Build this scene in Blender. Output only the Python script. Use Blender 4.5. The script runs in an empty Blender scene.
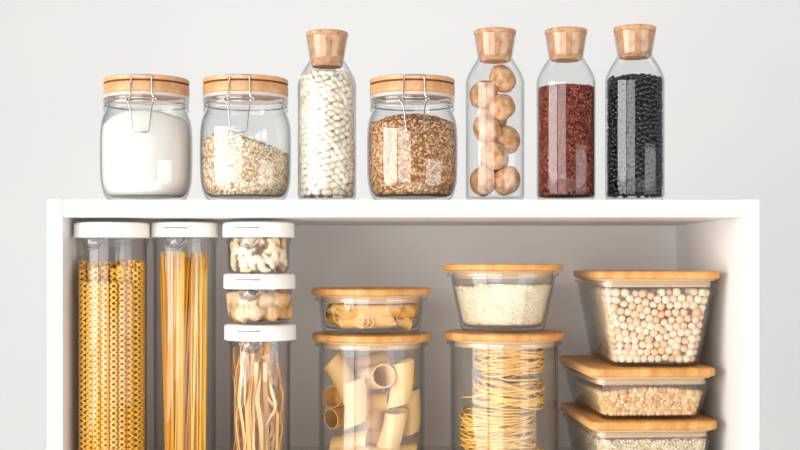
import bpy, bmesh, math, random
import numpy as np
from mathutils import Vector, Matrix, Euler, Quaternion, noise

random.seed(7)
RS = np.random.RandomState(11)
PI = math.pi
scene = bpy.context.scene
COL = scene.collection

# ------------------------------------------------------------------ measures
CAM_D = 1.40          # camera to the front plane of the shelf unit
F = 1244.0            # focal length in pixels of an 800 px wide frame
HZ = 262.0            # horizon row
ZC = 0.2753           # camera height
def S(Y): return (CAM_D + Y) / F
def X(px, Y): return (px - 400.0) * S(Y)
def Z(py, Y): return ZC - (py - HZ) * S(Y)

# ------------------------------------------------------------------ materials
def srgb(h):
    h = h.lstrip('#')
    c = [int(h[i:i+2], 16) / 255 for i in (0, 2, 4)]
    return tuple((x / 12.92 if x <= 0.04045 else ((x + 0.055) / 1.055) ** 2.4) for x in c) + (1.0,)

class NT:
    def __init__(self, name):
        self.m = bpy.data.materials.new(name); self.m.use_nodes = True
        self.t = self.m.node_tree; self.t.nodes.clear()
        self.out = self.n('ShaderNodeOutputMaterial')
    def n(self, kind, **kw):
        nd = self.t.nodes.new(kind)
        for k, v in kw.items():
            if k in nd.inputs: nd.inputs[k].default_value = v
            else: setattr(nd, k, v)
        return nd
    def l(self, a, b): self.t.links.new(a, b)
    def bsdf(self, rough=0.5, spec=0.5, **kw):
        b = self.n('ShaderNodeBsdfPrincipled')
        b.inputs['Roughness'].default_value = rough
        b.inputs['Specular IOR Level'].default_value = spec
        for k, v in kw.items(): b.inputs[k].default_value = v
        self.l(b.outputs[0], self.out.inputs[0])
        return b
    def ramp(self, fac, stops):
        r = self.n('ShaderNodeValToRGB')
        e = r.color_ramp.elements
        while len(e) < len(stops): e.new(0.5)
        for i, (p, c) in enumerate(stops):
            e[i].position = p; e[i].color = c
        self.l(fac, r.inputs[0])
        return r
    def coord(self, scale=(1, 1, 1), which='Object'):
        tc = self.n('ShaderNodeTexCoord'); mp = self.n('ShaderNodeMapping')
        mp.inputs['Scale'].default_value = scale
        self.l(tc.outputs[which], mp.inputs[0])
        return mp.outputs[0]
    def noise(self, vec, scale, detail=3, rough=0.5):
        nz = self.n('ShaderNodeTexNoise')
        nz.inputs['Scale'].default_value = scale; nz.inputs['Detail'].default_value = detail
        nz.inputs['Roughness'].default_value = rough
        self.l(vec, nz.inputs['Vector'])
        return nz.outputs['Fac']
    def bump(self, h, b, strength=0.3, dist=0.001):
        bp = self.n('ShaderNodeBump'); bp.inputs['Strength'].default_value = strength
        bp.inputs['Distance'].default_value = dist
        self.l(h, bp.inputs['Height']); self.l(bp.outputs[0], b.inputs['Normal'])

def mat_plain(name, c, rough=0.5, spec=0.5, bump=0.0, bscale=300, **kw):
    q = NT(name); b = q.bsdf(rough, spec, **kw); b.inputs['Base Color'].default_value = srgb(c)
    if bump: q.bump(q.noise(q.coord(), bscale), b, bump)
    return q.m

def mat_noise(name, stops, scale, rough=0.6, spec=0.4, vec=(1, 1, 1), bump=0.0, detail=4, **kw):
    q = NT(name); b = q.bsdf(rough, spec, **kw)
    f = q.noise(q.coord(vec), scale, detail)
    r = q.ramp(f, [(p, srgb(c)) for p, c in stops]); q.l(r.outputs[0], b.inputs['Base Color'])
    if bump: q.bump(f, b, bump)
    return q.m

def mat_random(name, stops, rough=0.5, spec=0.4, island=False, speck=0.0, scale=250, bump=0.0, **kw):
    """every copy (or every grain of a heap) takes its own shade"""
    q = NT(name); b = q.bsdf(rough, spec, **kw)
    if island: f = q.n('ShaderNodeNewGeometry').outputs['Random Per Island']
    else: f = q.n('ShaderNodeObjectInfo').outputs['Random']
    nz = q.noise(q.coord(), scale)
    if speck:
        a = q.n('ShaderNodeMath', operation='MULTIPLY_ADD'); a.inputs[1].default_value = speck
        q.l(nz, a.inputs[0]); 
        m = q.n('ShaderNodeMath', operation='MULTIPLY'); m.inputs[1].default_value = 1 - speck
        q.l(f, m.inputs[0]); q.l(m.outputs[0], a.inputs[2]); f = a.outputs[0]
    r = q.ramp(f, [(p, srgb(c)) for p, c in stops]); q.l(r.outputs[0], b.inputs['Base Color'])
    if bump: q.bump(nz, b, bump)
    return q.m

def mat_glass(name, edge=(0.50, 0.53, 0.54), mid=(0.975, 0.98, 0.98), power=3.0, f0=0.045, rough=0.015):
    """thin clear wall: straight-through light tinted where the wall is seen edge on, plus a mirror share"""
    q = NT(name)
    lw = q.n('ShaderNodeLayerWeight'); lw.inputs['Blend'].default_value = 0.5
    def pw(p):
        m = q.n('ShaderNodeMath', operation='POWER'); m.inputs[1].default_value = p
        q.l(lw.outputs['Facing'], m.inputs[0]); return m.outputs[0]
    mx = q.n('ShaderNodeMix', data_type='RGBA')
    mx.inputs[6].default_value = (*mid, 1); mx.inputs[7].default_value = (*edge, 1)
    q.l(pw(power), mx.inputs[0])
    tr = q.n('ShaderNodeBsdfTransparent'); q.l(mx.outputs[2], tr.inputs[0])
    gl = q.n('ShaderNodeBsdfGlossy'); gl.inputs['Roughness'].default_value = rough
    ma = q.n('ShaderNodeMath', operation='MULTIPLY_ADD'); ma.inputs[1].default_value = 0.75; ma.inputs[2].default_value = f0
    q.l(pw(5), ma.inputs[0])
    ms = q.n('ShaderNodeMixShader'); q.l(ma.outputs[0], ms.inputs[0]); q.l(tr.outputs[0], ms.inputs[1]); q.l(gl.outputs[0], ms.inputs[2])
    q.l(ms.outputs[0], q.out.inputs[0])
    return q.m

def mat_bamboo(name, cols, seed=0.0):
    q = NT(name); b = q.bsdf(0.42, 0.4)
    v = q.coord((1, 1, 1))
    n1 = q.noise(q.coord((70, 2.5, 25)), 1.0, 2)
    n2 = q.noise(q.coord((420, 12, 420)), 1.0, 3)
    ad = q.n('ShaderNodeMath', operation='MULTIPLY_ADD'); ad.inputs[1].default_value = 0.35
    q.l(n2, ad.inputs[0]); m = q.n('ShaderNodeMath', operation='MULTIPLY'); m.inputs[1].default_value = 0.65
    q.l(n1, m.inputs[0]); q.l(m.outputs[0], ad.inputs[2])
    r = q.ramp(ad.outputs[0], [(0.34, srgb(cols[0])), (0.5, srgb(cols[1])), (0.66, srgb(cols[2]))])
    q.l(r.outputs[0], b.inputs['Base Color']); q.bump(n2, b, 0.1, 0.0005)
    return q.m

M = {}
M['wall'] = mat_noise('wall_paint', [(0.3, '#e8e8e8'), (0.7, '#ebebea')], 2.0, 0.9, 0.1)
M['floor'] = mat_noise('floor_paint', [(0.3, '#d8d6d2'), (0.7, '#dedcd8')], 4.0, 0.7, 0.2)
M['white'] = mat_plain('white_foil_board', '#e8e6e4', 0.45, 0.3)
M['back'] = mat_plain('white_hardboard', '#f2efec', 0.6, 0.25)
M['glass'] = mat_glass('clear_jar_glass', edge=(0.46, 0.48, 0.49), power=4.0)
M['glass_bottle'] = mat_glass('clear_bottle_glass', edge=(0.42, 0.45, 0.46), power=6.0, f0=0.032)
M['glass_dish'] = mat_glass('clear_dish_glass', edge=(0.45, 0.49, 0.48), mid=(0.975, 0.98, 0.978), power=6.0, f0=0.055)
M['plastic'] = mat_glass('clear_plastic', edge=(0.62, 0.60, 0.62), mid=(0.975, 0.975, 0.98), power=3.0, f0=0.032)
M['seal'] = mat_plain('silicone_wood_reflection', '#e2c29c', 0.4, 0.5, Alpha=0.75)  # tan tint paints the lid wood's reflection into the silicone
M['lip'] = mat_glass('moulded_plastic_lip', edge=(0.45, 0.42, 0.42), mid=(0.86, 0.85, 0.86), power=1.6, f0=0.12, rough=0.05)
M['gasket'] = mat_plain('clear_rubber_gasket', '#f1e6dc', 0.35, 0.5, Alpha=0.45)
M['lid_white'] = mat_plain('white_lid_plastic', '#e9e6e1', 0.35, 0.5)
M['slot'] = mat_plain('slot_shade_grey', '#948f8b', 0.6, 0.3)
M['steel'] = mat_plain('brushed_steel_wire', '#c9c6c2', 0.25, 0.5, Metallic=1.0)
M['bamboo'] = mat_bamboo('bamboo_lid', ['#be8040', '#d19650', '#e0ae6c'])
M['bamboo_jar'] = mat_bamboo('pale_wood_lid', ['#c48c5c', '#d29f70', '#dfb388'])
M['groove'] = mat_plain('dark_groove', '#6b4426', 0.8, 0.1)
def mat_cork():
    q = NT('speckled_cork'); b = q.bsdf(0.85, 0.15)
    vo = q.n('ShaderNodeTexVoronoi'); vo.inputs['Scale'].default_value = 260; q.l(q.coord(), vo.inputs['Vector'])
    n1 = q.noise(q.coord(), 130, 5, 0.7)
    r = q.ramp(n1, [(0.34, srgb('#a06a48')), (0.46, srgb('#cb9970')), (0.7, srgb('#ddb390'))])
    mx = q.n('ShaderNodeMix', data_type='RGBA', blend_type='MULTIPLY'); mx.inputs[0].default_value = 0.22
    q.l(r.outputs[0], mx.inputs[6]); q.l(vo.outputs['Color'], mx.inputs[7]); q.l(mx.outputs[2], b.inputs['Base Color'])
    q.bump(n1, b, 0.5, 0.001); return q.m
M['cork'] = mat_cork()
M['flour'] = mat_noise('fine_white_flour', [(0.3, '#eee9e1'), (0.7, '#f3eee7')], 60, 0.95, 0.05, bump=0.2)
M['oat'] = mat_random('oat_flake', [(0, '#a9773e'), (0.18, '#cfa878'), (0.5, '#e9d3b2'), (1, '#f8efe2')], 0.8, 0.2, True)
M['oat_core'] = mat_noise('oat_mass', [(0.3, '#b08a58'), (0.7, '#e0c8a0')], 220, 0.9, 0.1)
M['buck'] = mat_random('buckwheat_grain', [(0, '#7e4a24'), (0.3, '#b07c4c'), (0.65, '#d6a878'), (1, '#eed0ac')], 0.6, 0.3, True)
M['buck_core'] = mat_noise('buckwheat_mass', [(0.3, '#84542c'), (0.7, '#a87a4c')], 300, 0.9, 0.1)
M['quinoa'] = mat_random('red_quinoa_grain', [(0, '#300803'), (0.4, '#6c1d0c'), (0.8, '#983a1e'), (1, '#c87a52')], 0.45, 0.4, True)
M['quinoa_core'] = mat_plain('red_quinoa_mass', '#4a160d', 0.9, 0.1)
M['wbean'] = mat_random('white_bean_skin', [(0, '#e0d3bb'), (0.5, '#ebe1d0'), (1, '#f3ece0')], 0.35, 0.45)
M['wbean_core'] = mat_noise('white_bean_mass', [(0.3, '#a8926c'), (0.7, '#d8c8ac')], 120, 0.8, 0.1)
M['bbean'] = mat_random('black_bean_skin', [(0, '#0c0c0d'), (0.6, '#141416'), (1, '#202022')], 0.24, 0.6)
M['bbean_core'] = mat_plain('black_bean_mass', '#09090a', 0.6, 0.2)
M['chick'] = mat_random('chickpea_skin', [(0, '#dfb281'), (0.3, '#e9c8a2'), (0.7, '#f0d8ba'), (1, '#f4e2cc')], 0.55, 0.3, speck=0.2, scale=160, bump=0.15)
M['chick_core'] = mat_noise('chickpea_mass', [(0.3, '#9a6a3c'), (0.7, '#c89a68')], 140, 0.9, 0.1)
M['soy'] = mat_random('small_chickpea_skin', [(0, '#cf9450'), (0.4, '#e0b47a'), (1, '#efd2a2')], 0.5, 0.3)
M['rice'] = mat_random('rice_grain', [(0, '#e3cfa8'), (0.5, '#f0e3c8'), (1, '#f9f1e0')], 0.5, 0.3, True)
M['rice_core'] = mat_noise('rice_mass', [(0.3, '#c9b48c'), (0.7, '#e6d6b6')], 260, 0.9, 0.1)
M['grain'] = mat_random('pale_grain', [(0, '#d8bd92'), (0.5, '#ead8b8'), (1, '#f7ecd8')], 0.6, 0.3, True)
M['spiral'] = mat_random('spiral_pasta_dough', [(0, '#f2b038'), (1, '#fac850')], 0.5, 0.3)
M['spag'] = mat_random('linguine_dough', [(0, '#e6a024'), (0.6, '#f8be42'), (1, '#fed35c')], 0.5, 0.3)
M['ribbon'] = mat_random('ribbon_pasta_dough', [(0, '#d49a52'), (0.5, '#e8bc80'), (1, '#f4d4a4')], 0.55, 0.3)
M['tube'] = mat_random('tube_pasta_dough', [(0, '#e8b974'), (1, '#f3d09a')], 0.55, 0.3)
M['short'] = mat_random('short_pasta_dough', [(0, '#dc9c3c'), (0.5, '#e8b25a'), (1, '#f0c67c')], 0.55, 0.3)
M['nest'] = mat_random('nest_pasta_dough', [(0, '#f2b94e'), (1, '#f8ca66')], 0.5, 0.3)
M['cashew'] = mat_random('cashew_nut', [(0, '#e8c494'), (0.5, '#f1dab6'), (1, '#f8ead2')], 0.5, 0.3)
M['crouton'] = mat_random('toasted_bread', [(0, '#c98a48'), (0.4, '#dfb077'), (1, '#f4e2c4')], 0.85, 0.1, speck=0.45, scale=90, bump=0.6)
M['walnut'] = mat_noise('walnut_shell', [(0.30, '#a97046'), (0.46, '#cf9c6e'), (0.70, '#e6c09a')], 110, 0.6, 0.3, bump=0.5)

# ------------------------------------------------------------------ mesh helpers
def mesh(name, V, Fc, mat, smooth=True):
    me = bpy.data.meshes.new(name)
    me.from_pydata([tuple(v) for v in V], [], [tuple(f) for f in Fc])
    me.validate(); 
    if smooth: me.polygons.foreach_set('use_smooth', [True] * len(me.polygons))
    me.materials.append(mat); me.update()
    return me
def fix(me):
    bm = bmesh.new(); bm.from_mesh(me); bmesh.ops.recalc_face_normals(bm, faces=bm.faces); bm.to_mesh(me); bm.free(); return me
def obj(name, me, parent=None, loc=(0, 0, 0), rot=(0, 0, 0)):
    o = bpy.data.objects.new(name, me); COL.objects.link(o)
    o.location = loc; o.rotation_euler = rot
    if parent: o.parent = parent
    return o
def thing(name, label, cat, loc, rz=0.0, group=None):
    o = obj(name, None, None, loc, (0, 0, rz)); o.empty_display_size = 0.02
    return tag(o, label, cat, group)
def tag(o, label, cat, group=None, kind=None):
    o['label'] = label; o['category'] = cat
    if group: o['group'] = group
    if kind: o['kind'] = kind
    return o
def autosmooth(me, deg=35):
    bm = bmesh.new(); bm.from_mesh(me)
    for e in bm.edges:
        if len(e.link_faces) == 2 and e.calc_face_angle(0) > math.radians(deg): e.smooth = False
    bm.to_mesh(me); bm.free(); return me

def lathe(prof, seg=72, closed=False):
    V, Fc = [], []
    n = len(prof)
    for r, z in prof:
        for i in range(seg):
            a = 2 * PI * i / seg
            V.append((r * math.cos(a), r * math.sin(a), z))
    m = n if closed else n - 1
    for j in range(m):
        k = (j + 1) % n
        for i in range(seg):
            i2 = (i + 1) % seg
            Fc.append((j * seg + i, j * seg + i2, k * seg + i2, k * seg + i))
    if not closed:
        if prof[0][0] > 1e-6: Fc.append(tuple(range(seg - 1, -1, -1)))
        if prof[-1][0] > 1e-6: Fc.append(tuple((n - 1) * seg + i for i in range(seg)))
    return V, Fc
def lathe_mesh(name, prof, mat, seg=72, closed=False, sharp=40):
    V, Fc = lathe(prof, seg, closed)
    me = mesh(name, V, Fc, mat)
    bm = bmesh.new(); bm.from_mesh(me); bmesh.ops.remove_doubles(bm, verts=bm.verts, dist=1e-6)
    bmesh.ops.recalc_face_normals(bm, faces=bm.faces); bm.to_mesh(me); bm.free()
    return autosmooth(me, sharp)
def arc(cx, cz, r, a0, a1, n=6):
    return [(cx + r * math.cos(math.radians(a0 + (a1 - a0) * i / n)), cz + r * math.sin(math.radians(a0 + (a1 - a0) * i / n))) for i in range(n + 1)]
def smoothprof(pts, n=4):
    """Catmull-Rom through profile points"""
    out = []
    for i in range(len(pts) - 1):
        p0 = pts[max(i - 1, 0)]; p1 = pts[i]; p2 = pts[i + 1]; p3 = pts[min(i + 2, len(pts) - 1)]
        for k in range(n):
            t = k / n
            out.append(tuple(0.5 * ((2 * p1[j]) + (-p0[j] + p2[j]) * t + (2 * p0[j] - 5 * p1[j] + 4 * p2[j] - p3[j]) * t * t + (-p0[j] + 3 * p1[j] - 3 * p2[j] + p3[j]) * t ** 3) for j in range(2)))
    out.append(pts[-1]); return out
def prof_r(prof, z):
    """radius of a profile (rising z) at height z"""
    zs = [p[1] for p in prof]; rs = [p[0] for p in prof]
    return float(np.interp(z, zs, rs))

def box(name, x0, x1, y0, y1, z0, z1, mat, parent=None, bevel=0.0006):
    cx, cy, cz = (x0 + x1) / 2, (y0 + y1) / 2, (z0 + z1) / 2
    bm = bmesh.new(); bmesh.ops.create_cube(bm, size=1)
    for v in bm.verts: v.co = Vector((v.co.x * (x1 - x0), v.co.y * (y1 - y0), v.co.z * (z1 - z0)))
    if bevel: bmesh.ops.bevel(bm, geom=bm.edges, offset=bevel, segments=2, affect='EDGES')
    me = bpy.data.meshes.new(name); bm.to_mesh(me); bm.free(); me.materials.append(mat)
    return obj(name, me, parent, (cx, cy, cz))

def tube(pts, r, seg=6, closed=False, flat=None):
    """sweep a circle (or ellipse flat=(ra, rb)) along pts"""
    P = [Vector(p) for p in pts]; n = len(P); V, Fc = [], []
    up = None
    for i in range(n):
        if closed: t = (P[(i + 1) % n] - P[i - 1]).normalized()
        else: t = (P[min(i + 1, n - 1)] - P[max(i - 1, 0)]).normalized()
        if up is None:
            up = t.cross(Vector((0.3, 0.9, 0.2))).normalized()
            if up.length < 0.1: up = t.orthogonal().normalized()
        up = (up - t * up.dot(t)).normalized(); sd = t.cross(up)
        ra, rb = flat if flat else (r, r)
        for k in range(seg):
            a = 2 * PI * k / seg
            V.append(P[i] + up * ra * math.cos(a) + sd * rb * math.sin(a))
    m = n if closed else n - 1
    for i in range(m):
        j = (i + 1) % n
        for k in range(seg):
            k2 = (k + 1) % seg
            Fc.append((i * seg + k, i * seg + k2, j * seg + k2, j * seg + k))
    if not closed:
        Fc.append(tuple(range(seg - 1, -1, -1))); Fc.append(tuple((n - 1) * seg + k for k in range(seg)))
    return V, Fc
def join(parts):
    V, Fc = [], []
    for v, f in parts:
        b = len(V); V += list(v); Fc += [tuple(b + i for i in q) for q in f]
    return V, Fc

def rrect(hw, hl, r, n=6):
    """rounded rectangle loop, half width hw in x, half length hl in y"""
    out = []
    for sx, sy, a0 in ((1, 1, 0), (-1, 1, 90), (-1, -1, 180), (1, -1, 270)):
        cx, cy = sx * (hw - r), sy * (hl - r)
        for i in range(n + 1):
            a = math.radians(a0 + 90 * i / n)
            out.append((cx + r * math.cos(a), cy + r * math.sin(a)))
    return out
def loft(loops, cap0=True, cap1=True, ring=False):
    """loops: list of (points2d, z)"""
    V, Fc = [], []; n = len(loops[0][0])
    for pts, z in loops: V += [(p[0], p[1], z) for p in pts]
    m = len(loops)
    for j in range(m if ring else m - 1):
        k = (j + 1) % m
        for i in range(n):
            i2 = (i + 1) % n
            Fc.append((j * n + i, j * n + i2, k * n + i2, k * n + i))
    if not ring:
        if cap0: Fc.append(tuple(range(n - 1, -1, -1)))
        if cap1: Fc.append(tuple((m - 1) * n + i for i in range(n)))
    return V, Fc

# ------------------------------------------------------------------ heaps: many grains of one kind
def ico(sub=1):
    bm = bmesh.new(); bmesh.ops.create_icosphere(bm, subdivisions=sub, radius=1)
    V = np.array([v.co[:] for v in bm.verts]); Fc = np.array([[v.index for v in f.verts] for f in bm.faces]); bm.free()
    return V, Fc
ICO0, ICO1, ICO2, ICO3 = ico(1), ico(2), ico(3), ico(5)

def fast_mesh(name, V, Fc, mat, smooth=True):
    me = bpy.data.meshes.new(name)
    nv, nf, k = len(V), len(Fc), Fc.shape[1]
    me.vertices.add(nv); me.vertices.foreach_set('co', np.asarray(V, dtype=np.float32).ravel())
    me.loops.add(nf * k); me.loops.foreach_set('vertex_index', Fc.astype(np.int32).ravel())
    me.polygons.add(nf); me.polygons.foreach_set('loop_start', np.arange(0, nf * k, k, dtype=np.int32))
    me.polygons.foreach_set('loop_total', np.full(nf, k, dtype=np.int32))
    me.polygons.foreach_set('use_smooth', np.full(nf, smooth))
    me.update(calc_edges=True); me.materials.append(mat)
    return me

def frames(N, align, bias=None):
    """rotation matrices (n,3,3), columns = long, mid, short axis; short axis near the surface normal"""
    n = len(N); N = N / np.linalg.norm(N, axis=1, keepdims=True)
    J = N + RS.normal(0, align, N.shape); J /= np.linalg.norm(J, axis=1, keepdims=True)
    R = RS.normal(0, 1, N.shape)
    if bias is not None: R = R * bias[3] + np.array(bias[:3]) * np.sign(RS.normal(0, 1, (n, 1)))
    A = R - (R * J).sum(1, keepdims=True) * J; A /= np.linalg.norm(A, axis=1, keepdims=True)
    B = np.cross(J, A)
    return np.stack([A, B, J], axis=2)

def grains(name, P, N, shape, dims, mat, align=0.35, vary=0.15, bias=None, core=None):
    """one mesh of grains at P with surface normals N; core = (V, F) joined below as further grains' ground"""
    bv, bf = shape
    R = frames(N, align, bias); sc = 1 + RS.uniform(-vary, vary, (len(P), 1, 1))
    Vl = bv * np.array(dims)
    V = np.einsum('nij,kj->nki', R, Vl) * sc + P[:, None, :]
    Fc = bf[None] + (np.arange(len(P)) * len(bv))[:, None, None]
    return fast_mesh(name, V.reshape(-1, 3), Fc.reshape(-1, bf.shape[1]), mat)

def relax(P, d, project, it=50):
    P = project(P)
    for _ in range(it):
        D = P[:, None, :] - P[None, :, :]; L = np.sqrt((D ** 2).sum(2)); np.fill_diagonal(L, 9)
        W = np.clip(d - L, 0, None) / (L + 1e-9) * 0.42
        P = project(P + (D * W[:, :, None]).sum(1))
    return P

def lathe_shell(prof, z0, top, n_wall, n_top, inset, amin=-PI, amax=0.0):
    """points on the inside of a lathe wall between angles, and on the heap's top surface. top(x, y) = height.
    returns P, N, and the function that keeps points there"""
    a = RS.uniform(amin, amax, n_wall); rr = np.interp
    zs = np.array([p[1] for p in prof]); rs = np.array([p[0] for p in prof])
    R0 = np.interp((z0 + z0 + 0.02) / 2 + 0.01, zs, rs) - inset
    zt = np.array([top(R0 * math.cos(t), R0 * math.sin(t)) for t in a])
    z = z0 + inset + (zt - z0 - 2 * inset) * RS.uniform(0, 1, n_wall)
    W = np.stack([np.cos(a), np.sin(a), z], 1); R = np.interp(z, zs, rs) - inset; W[:, 0] *= R; W[:, 1] *= R
    rt = np.sqrt(RS.uniform(0, 1, n_top)) * (R0 - inset); t = RS.uniform(0, 2 * PI, n_top)
    T = np.stack([rt * np.cos(t), rt * np.sin(t), rt * 0], 1)
    P = np.concatenate([W, T]); isw = np.arange(len(P)) < n_wall
    jit = RS.uniform(0, 1, len(P)) * inset * 0.35
    def project(P):
        P = P.copy()
        zt = np.array([top(p[0], p[1]) for p in P]) - inset
        P[isw, 2] = np.clip(P[isw, 2], z0 + inset, np.maximum(zt[isw] + 0.2 * inset, z0 + inset))
        P[~isw, 2] = zt[~isw] - jit[~isw]
        Rm = np.interp(P[:, 2], zs, rs) - inset
        rho = np.hypot(P[:, 0], P[:, 1]) + 1e-9
        k = np.where(isw, (Rm - jit) / rho, np.minimum(1, Rm / rho)); P[:, 0] *= k; P[:, 1] *= k
        return P
    def normals(P):
        N = np.stack([P[:, 0], P[:, 1], P[:, 2] * 0], 1)
        N[~isw] = (0, 0, 1)
        near = N[:, 0] ** 2 + N[:, 1] ** 2 < 1e-10; N[near] = (0, 0, 1)
        return N
    return P, normals, project

def core_lathe(name, prof, z0, top, inset, mat, seg=48, rings=10):
    """solid body under the outer grains"""
    zs = [p[1] for p in prof]; rs = [p[0] for p in prof]
    V, Fc = [], []
    for j in range(rings + 1):
        for i in range(seg):
            a = 2 * PI * i / seg
            r = 0.03; zt = z0 + 0.01
            for _ in range(4):
                zt = max(z0 + inset * 1.5, top(r * math.cos(a), r * math.sin(a)) - inset)
                z = z0 + inset * 0.4 + (zt - z0 - inset * 0.4) * j / rings
                r = max(0.002, np.interp(z, zs, rs) - inset)
            V.append((r * math.cos(a), r * math.sin(a), z))
    for j in range(rings):
        for i in range(seg):
            i2 = (i + 1) % seg; Fc.append((j * seg + i, j * seg + i2, (j + 1) * seg + i2, (j + 1) * seg + i))
    Fc.append(tuple(range(seg - 1, -1, -1)))
    base = len(V) - seg
    prev = base
    for q in (0.66, 0.33):
        b = len(V)
        for i in range(seg):
            x, y = V[base + i][0] * q, V[base + i][1] * q; V.append((x, y, top(x, y) - inset))
        for i in range(seg):
            i2 = (i + 1) % seg; Fc.append((prev + i, prev + i2, b + i2, b + i))
        prev = b
    V.append((0, 0, top(0, 0) - inset)); c = len(V) - 1
    for i in range(seg): Fc.append((prev + i, prev + (i + 1) % seg, c))
    return mesh(name, V, Fc, mat)

def clamp_to(me, prof, z0, eps=0.00015):
    zs = [p[1] for p in prof]; rs = [p[0] for p in prof]
    co = np.empty(len(me.vertices) * 3, dtype=np.float32); me.vertices.foreach_get('co', co); co = co.reshape(-1, 3)
    co[:, 2] = np.maximum(co[:, 2], z0); R_ = np.interp(co[:, 2], zs, rs) - eps; rho = np.hypot(co[:, 0], co[:, 1]) + 1e-9
    k = np.minimum(1, R_ / rho); co[:, 0] *= k; co[:, 1] *= k
    me.vertices.foreach_set('co', co.ravel()); me.update(); return me
def merge_meshes(name, ms):
    bm = bmesh.new()
    out = bpy.data.meshes.new(name); k = 0
    for m in ms:
        n0 = len(bm.faces); bm.from_mesh(m); bm.faces.ensure_lookup_table()
        for f in bm.faces[n0:]: f.material_index = k
        out.materials.append(m.materials[0]); k += 1
    bm.to_mesh(out); bm.free(); return out

def individuals(name, me_list, P, R, label, cat, group, origin, vary=0.1):
    """one object per piece; the first is the source, the rest are copies of it"""
    protos = []
    for i in range(len(P)):
        s = 1 + random.uniform(-vary, vary)
        k = random.randrange(len(me_list))
        if i < len(me_list):
            o = obj(name, me_list[i]); tag(o, label, cat, group); protos.append(o)
        else:
            o = protos[k].copy(); COL.objects.link(o)
        m = Matrix([list(r) for r in R[i]]).to_4x4()
        o.matrix_world = Matrix.Translation(Vector(origin) + Vector(P[i])) @ m @ Matrix.Scale(s, 4)

# ------------------------------------------------------------------ setting
def plane_slab(name, x0, x1, y0, y1, z0, z1, mat):
    o = box(name, x0, x1, y0, y1, z0, z1, mat, None, 0); o['kind'] = 'structure'; return o
FL = -0.76
plane_slab('wall_back', -4.5, 4.5, 2.60, 2.70, FL, 3.0, M['wall'])
plane_slab('floor', -4.5, 4.5, -4.0, 2.60, FL - 0.08, FL, M['floor'])
# the shelf unit stands on a plain white table, below the picture
tb = thing('table', 'plain white table under the shelf unit', 'table', (0, 0.16, FL))
def tp(name, *a):
    o = box(name, *a, M['white'], None, 0.002); o.parent = tb; o.location = o.location - tb.location
tp('table_top', -0.62, 0.62, -0.06, 0.42, -0.032, -0.0003)
for lx in (-0.57, 0.57):
    for ly in (-0.02, 0.38): tp('leg', lx - 0.025, lx + 0.025, ly - 0.025, ly + 0.025, FL + 0.0003, -0.0323)

# ------------------------------------------------------------------ shelf unit
XL, XR = X(62.5, 0), X(742.5, 0)
OL, OR_ = X(47, 0), X(759.5, 0)
TOP, UND = Z(199.5, 0), Z(217, 0)
DEP = 0.33
Z0 = 0.018
su = thing('shelf_unit', 'white open shelf unit with jars on top and containers inside', 'shelf', ((OL + OR_) / 2, 0.16, 0))
def sp(name, a, b, c, d, e, f, m):
    o = box(name, a, b, c, d, e, f, m, None); o.parent = su; o.location = o.location - su.location; return o
sp('side_panel', OL, XL, 0, DEP + 0.012, 0.0002, TOP, M['white'])
sp('side_panel', XR, OR_, 0, DEP + 0.012, 0.0002, TOP, M['white'])
sp('top_board', XL + 0.0003, XR - 0.0003, 0.0008, DEP + 0.012, UND, TOP - 0.0003, M['white'])
sp('bottom_board', XL + 0.0003, XR - 0.0003, 0.0008, DEP + 0.012, 0.0002, Z0, M['white'])
sp('back_panel', XL + 0.0012, XR - 0.0012, DEP, DEP + 0.004, Z0 + 0.0003, UND - 0.0003, M['back'])
SH = TOP + 0.0003

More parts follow.
